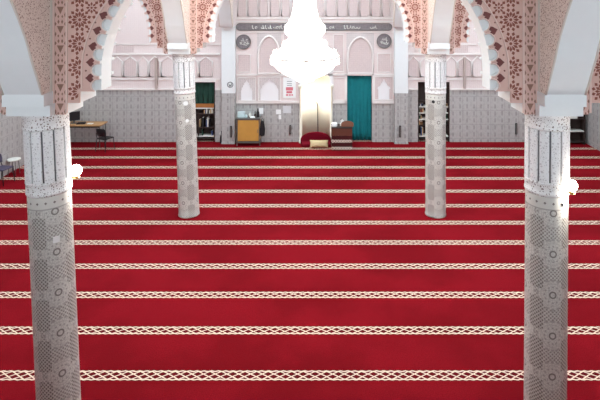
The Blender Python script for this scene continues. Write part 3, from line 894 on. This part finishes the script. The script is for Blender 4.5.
bm = B()
for c in (81, 83.2, 85): box(bm, wx(287), wx(292), YW-.034, YW-.03, wz(c+.6), wz(c))
obj('heading', bm, plain('grey_print', (150,150,155)), po)

# narrow dark wall speakers
def wall_speaker(px, p0, p1, yb, lab):
    x = (px-PX)/F*yb; w = .035; z0, z1 = CAMH-(p1-HY)/F*yb, CAMH-(p0-HY)/F*yb
    bm = B(); box(bm, x-w, x+w, yb-.06, yb-.002, z0, z1); s = tag(obj('wall_speaker', bm, BLACK, bevel=.006), lab, 'speaker')
    bm = B(); box(bm, x-w*.7, x+w*.7, yb-.066, yb-.06, z0+.02, z1-.02); obj('grille', bm, GREYM, s)
wall_speaker(290.3, 125, 134, YW, 'narrow black wall speaker just left of the mihrab')
wall_speaker(231, 126, 137, YW-.275, 'narrow black wall speaker low on the left pilaster')
wall_speaker(400, 125.5, 137, YW-.275, 'narrow black wall speaker low on the right pilaster')
wall_speaker(516, 123, 134, YW, 'narrow black wall speaker on the grey tiles of the right aisle')
bm = B(); prism(bm, [(.06*math.cos(a*PI/10)+wx(220.8), .06*math.sin(a*PI/10)+wz(133.5)) for a in range(20)], YW-.02, YW-.001, 'Y')
tag(obj('wall_socket', bm, OFFW), 'small round white wall socket between left bookcase and pilaster', 'socket')
bm = B(); tube(bm, [(wx(223.5), YW-.20, .0), (wx(222.6), YW-.16, .3), (wx(222), YW-.06, .42)], .022, 8); lathe(bm, [(.02,0),(.045,.05),(.03,.22),(.015,.3)], wx(222), YW-.2, seg=10)
tag(obj('folded_umbrella', bm, BLACK), 'black folded umbrella leaning beside the left pilaster', 'umbrella')

# wooden cabinet on a metal frame
ZK = 18.95
x0, x1 = fx(236.8,ZK), fx(259.6,ZK); zt = fz(118.5,ZK)
r = thing('cabinet', 'honey-coloured wooden cabinet on a grey metal frame, against the far wall', 'cabinet', ((x0+x1)/2, ZK+.22, 0))
w = (x1-x0)/2
bm = B(); box(bm, -w+.02, w-.02, -.20, .2, .16, zt-.03); obj('body', bm, WOODO, r, bevel=.006)
bm = B(); box(bm, -w+.035, w-.035, -.222, -.20, .19, zt-.06); d = obj('door', bm, WOODO, r, bevel=.004)
bm = B(); box(bm, w-.08, w-.06, -.24, -.222, .48, .60); obj('handle', bm, GREYM, d)
bm = B(); box(bm, -w-.02, w+.02, -.24, .24, zt-.03, zt); obj('worktop', bm, GREYM, r, bevel=.004)
bm = B(); frame_rect(bm, -w, w, .10, zt-.03, .035, -.225, -.20); frame_rect(bm, -w, w, .10, .17, .03, -.2, .2); obj('frame', bm, GREYM, r)
for sx in (-1, 1):
    for sy in (-1, 1):
        bm = B(); box(bm, sx*w-.018, sx*w+.018, sy*.2-.018, sy*.2+.018, 0, .12); obj('leg', bm, GREYM, r)
# items on the cabinet
def bottle(px, h, rad, m, lab, name='bottle', dy=0, capm=None):
    bm = B(); lathe(bm, [(rad*.9,0),(rad,.01),(rad,h*.6),(rad*.45,h*.78),(rad*.4,h)], seg=16)
    o = tag(obj(name, bm, m, None, (fx(px,ZK+.1), ZK+.22+dy, zt), smooth=True), lab, name.replace('_',' '))
    if capm: bm = B(); lathe(bm, [(rad*.48,h),(rad*.48,h+.03)], seg=12); obj('cap', bm, capm, o)
bottle(257.5, .30, .055, BLACK, 'tall black bottle at the right end of the wooden cabinet', capm=GREYM)
bottle(255, .20, .04, DARKW, 'small dark bottle beside the tall black bottle on the cabinet', dy=-.08, capm=BLACK)
bottle(249.5, .16, .045, OFFW, 'white bottle in the middle of the wooden cabinet top', dy=.05, capm=BLUEP)
bottle(246, .12, .05, BLUEP, 'pale blue cup in the middle of the wooden cabinet top', name='cup', dy=-.08)
bm = B(); box(bm, -.13, .13, -.09, .09, 0, .20); tag(obj('storage_box', bm, BLUEP, None, (fx(240.5,ZK), ZK+.22, zt), bevel=.01), 'pale blue plastic box on the left end of the wooden cabinet', 'box')
bm = B(); box(bm, -.09, .09, -.05, .05, 0, .05); tag(obj('paper_stack', bm, PAPER, None, (fx(252.3,ZK), ZK+.12, zt)), 'low stack of white papers on the wooden cabinet', 'papers')
bm = B()
pts = [(-.06,0),(-.10,-.25),(-.11,-.5),(-.03,-.56),(.07,-.52),(.09,-.3),(.04,0)]
prism(bm, pts, -.06, .06, 'Y'); bg = tag(obj('bag', bm, BLACK, None, (fx(262.2,ZK), ZK+.12, zt-.12), bevel=.02), 'dark bag hanging on the right side of the wooden cabinet', 'bag')
bm = B(); tube(bm, [(-.04,0,-.02),(-.05,0,.05),(-.0,0,.1),(.03,0,.05),(.02,0,-.02)], .008, 6); obj('strap', bm, BLACK, bg)

# bookcases set into the wall
def bookcase(x0, x1, zt, shelves, lab, cloth):
    r = thing('bookcase', lab, 'bookcase', ((x0+x1)/2, YW+.06, 0)); w = (x1-x0)/2-.005
    bm = B(); box(bm, -w, w, .34, .37, .0, zt-.01); obj('back_panel', bm, DARKW, r)
    for s in (-1, 1):
        bm = B(); box(bm, *sorted((s*w, s*(w-.045))), 0, .34, .0, zt-.01); obj('side_panel', bm, DARKW, r)
    bm = B(); box(bm, -w+.045, w-.045, 0, .34, zt-.05, zt-.01); obj('top_panel', bm, DARKW, r)
    for z, m in shelves:
        bm = B(); box(bm, -w+.045, w-.045, -.0, .34, z-.035, z); obj('shelf', bm, m, r)
    if cloth:
        bm = B(); box(bm, -w+.045, w-.045, .02, .05, wz(104), zt-.05)
        for k in range(7): tube(bm, [(-w+.1+k*(2*w-.2)/6, .018, wz(103.5)), (-w+.1+k*(2*w-.2)/6, .018, zt-.07)], .02, 6)
        obj('cloth_panel', bm, GREEN, r)
        bm = B(); box(bm, -w+.045, w-.045, .0, .06, wz(108), wz(104)); obj('fascia', bm, ORANGE, r)
    for dx in ((.0,) if w < .7 else (-.03,)):
        bm = B(); box(bm, dx-.02, dx+.02, 0.0, .03, 0.05, shelves[0][0]-.035); obj('divider', bm, DARKW, r)
    return r
shL = [(wz(108.2), OFFW), (wz(114), DARKW), (wz(127.5), DARKW), (wz(136.3), OFFW), (.12, DARKW)]
shR = [(wz(102.5), DARKW), (wz(106.8), OFFW), (wz(113), OFFW), (wz(119.5), OFFW), (wz(125.5), DARKW), (wz(136.3), OFFW), (.12, DARKW)]
bookcase(LX0, LX1, LZT, shL, 'dark wall bookcase with a green cloth upper panel, behind the farther left column', True)
bookcase(RX0, RX1, RZT, shR, 'dark wall bookcase with open shelves, behind the farther right column', False)
bcols = [('maroon', (112,30,38)), ('white', (224,220,210)), ('brown', (120,84,56)), ('dark green', (40,70,56)), ('black', (36,34,38)), ('tan', (190,160,120)), ('blue', (60,80,120))]
BM = {n: plain('book_'+n.replace(' ','_'), c, .6) for n, c in bcols}
def books(xa, xb, z, hmax, which, rowname, nmax=9, dens=1.0):
    x = xa
    k = 0
    while x < xb-.05 and k < nmax:
        t = random.uniform(.03, .055); h = hmax*random.uniform(.62, .9); d = random.uniform(.16, .22)
        if random.random() > dens: x += t*2; continue
        n, c = random.choice(bcols)
        bm = B(); 
        box(bm, -t/2, -t/2+.004, 0, d, 0, h); box(bm, t/2-.004, t/2, 0, d, 0, h); box(bm, -t/2+.004, t/2-.004, 0, .005, 0, h)
        o = tag(obj('book', bm, BM[n], None, (x+t/2, YW+.10, z)), '%s book standing on the %s of the %s' % (n, rowname, which), 'book', 'books on the %s of the %s' % (rowname, which))
        bm = B(); box(bm, -t/2+.004, t/2-.004, .005, d-.004, .004, h-.004); obj('pages', bm, PAPER, o)
        x += t+.004; k += 1
for (z, hm, nm, de, n) in ((shL[1][0], .19, 'upper shelf', .6, 8), (shL[2][0], .40, 'middle shelf', .75, 9), (shL[3][0], .27, 'lower shelf', .5, 8)):
    books(wx(198.5), wx(213.4), z, hm, 'left bookcase', nm, n, de)
for i, nm in ((1,'top open shelf'),(2,'second shelf'),(3,'third shelf'),(4,'fourth shelf'),(5,'bottom shelf')):
    hm = (shR[i-1][0]-.035-shR[i][0])*.95
    books(wx(419.6), wx(424.5), shR[i][0], hm, 'right bookcase', nm+' at its left', 4, .9)
    books(wx(446.2), wx(448.8), shR[i][0], hm, 'right bookcase', nm+' at its right', 2, .9)
for (px, zz, w, h, lab) in ((212, shL[2][0], .09, .16, 'white box at the right of the middle shelf in the left bookcase'), (209.5, shL[3][0], .10, .12, 'white box on the lower shelf of the left bookcase')):
    pass

# tall shelf unit in the far right corner
r = thing('shelf_unit', 'dark open shelf unit in the far right corner by the tiled wall', 'shelf', (9.32, YW-.36, 0))
bm = B(); box(bm, -.35, -.31, 0, .33, 0, 1.75); obj('side_panel', bm, DARKW, r)
bm = B(); box(bm, .31, .35, 0, .33, 0, 1.75); obj('side_panel', bm, DARKW, r)
bm = B(); box(bm, -.31, .31, .31, .33, 0, 1.75); obj('back_panel', bm, DARKW, r)
for z in (.1, .5, .95, 1.35, 1.75):
    bm = B(); box(bm, -.31, .31, 0, .31, z-.03, z); obj('shelf', bm, (OFFW if z in (.5,) else DARKW), r)
bm = B(); box(bm, -.2, .12, 0, .2, 0, .18); tag(obj('storage_box', bm, OFFW, None, (9.28, YW-.33, .95)), 'white box on the corner shelf unit', 'box')

# ------------------------------------------------------------------ desk, laptop and chairs, left aisle
ZD = 18.7
zt = fz(125.3, ZD); x0, x1 = fx(60,ZD), fx(101,ZD)
r = thing('desk', 'tan wooden desk on thin dark legs in the left aisle, against the far wall', 'desk', ((x0+x1)/2, ZD+.3, 0)); w = (x1-x0)/2
bm = B(); box(bm, -w, w, -.3, .3, zt-.04, zt); obj('tabletop', bm, WOODT, r, bevel=.005)
bm = B(); box(bm, -w+.06, w-.06, -.26, -.24, zt-.10, zt-.04); box(bm, -w+.06, w-.06, .24, .26, zt-.10, zt-.04); obj('apron', bm, DARKW, r)
for sx in (-1, 1):
    for sy in (-1, 1):
        bm = B(); tube(bm, [(sx*(w-.07), sy*.25, 0), (sx*(w-.07), sy*.25, zt-.04)], .02, 8); obj('leg', bm, GREYM, r)
# computer screen and papers on the desk
mx = fx(74, ZD+.3)
r = thing('monitor', 'dark computer screen at the left end of the tan desk', 'monitor', (mx, ZD+.3, zt), (0,0,math.radians(35)))
bm = B(); box(bm, -.20, .20, -.02, .02, .10, .42); obj('screen', bm, BLACK, r, bevel=.006)
bm = B(); box(bm, -.03, .03, 0, .03, .01, .15); box(bm, -.11, .11, -.08, .08, 0, .012); obj('stand', bm, GREYM, r)
bm = B(); box(bm, -.15, .15, -.1, .1, 0, .03); box(bm, -.12, .14, -.09, .08, .03, .055); tag(obj('folder', bm, BLACK, None, (fx(81,ZD+.2), ZD+.22, zt), (0,0,.2)), 'dark folder lying on the tan desk beside the screen', 'folder')
bm = B(); box(bm, -.10, .10, -.07, .07, 0, .015); tag(obj('paper_stack', bm, PAPER, None, (fx(90,ZD+.2), ZD+.22, zt)), 'few white papers on the right part of the tan desk', 'papers')
def make_chair(lab, loc, rz, seatm, legm=BLACK):
    r = thing('chair', lab, 'chair', loc, (0,0,rz))
    bm = B(); box(bm, -.21, .21, -.20, .20, .42, .455); obj('seat', bm, seatm, r, bevel=.015)
    bm = B(); n = 8; rows = []
    for j, (z, yo) in enumerate(((.55,.20),(.66,.225),(.78,.25),(.82,.255))):
        w = (.19,.21,.20,.15)[j]
        rows.append([bm.verts.new((w*(2*i/n-1), yo+.03-.05*(2*i/n-1)**2, z)) for i in range(n+1)])
    for a, b in zip(rows, rows[1:]):
        for i in range(n): bm.faces.new((a[i], a[i+1], b[i+1], b[i])).smooth = True
    o = obj('backrest', bm, seatm, r); m = o.modifiers.new('S','SOLIDIFY'); m.thickness = .025
    for sx in (-1, 1):
        bm = B(); tube(bm, [(sx*.20, -.18, .43), (sx*.215, -.22, 0)], .012, 8); obj('leg', bm, legm, r)
        bm = B(); tube(bm, [(sx*.20, .18, .43), (sx*.215, .24, 0)], .012, 8); obj('leg', bm, legm, r)
        bm = B(); tube(bm, [(sx*.19, .17, .43), (sx*.19, .21, .52), (sx*.17, .235, .66)], .011, 8); obj('back_upright', bm, legm, r)
    return r
make_chair('black plastic chair with thin legs standing at the right end of the tan desk', (fx(105,18.4), 18.42, 0), math.radians(160), BLACK)
ZQ = 15.5
make_chair('dark chair with lilac seat at the left edge, against the left wall', (-9.34, 15.2, 0), math.radians(80), plain('lilac_seat', (84, 76, 96), .7))
# round white stool
r = thing('stool', 'round white topped stool on thin legs by the left wall', 'stool', (fx(14,15.95), 15.95, 0))
bm = B(); lathe(bm, [(.16,.43),(.185,.44),(.19,.455),(.185,.475),(.16,.48)], seg=28); obj('seat', bm, OFFW, r)
for k in range(4):
    a = PI/4+k*PI/2; bm = B(); tube(bm, [(.12*math.cos(a), .12*math.sin(a), .435), (.165*math.cos(a), .165*math.sin(a), 0)], .012, 8); obj('leg', bm, GREYM, r)

# ------------------------------------------------------------------ light from the sky, camera
wd = bpy.data.worlds.new('sky'); SC.world = wd; wd.use_nodes = True
bg = wd.node_tree.nodes['Background']; bg.inputs[0].default_value = (.76, .91, 1.0, 1); bg.inputs[1].default_value = 5.3
cd = bpy.data.cameras.new('camera'); cam = bpy.data.objects.new('camera', cd); COL.objects.link(cam)
cam.location = (0, 0, CAMH); cam.rotation_euler = (PI/2, 0, 0)
cd.sensor_width = 36; cd.lens = F/600*36; cd.shift_x = (300-PX)/600; cd.shift_y = -(200-HY)/600
cd.clip_start = .05; cd.clip_end = 100
SC.camera = cam
SC.view_settings.view_transform = 'Standard'; SC.view_settings.look = 'None'
SC.view_settings.exposure = 0.0; SC.view_settings.gamma = 1.0; SC.view_settings.use_curve_mapping = False
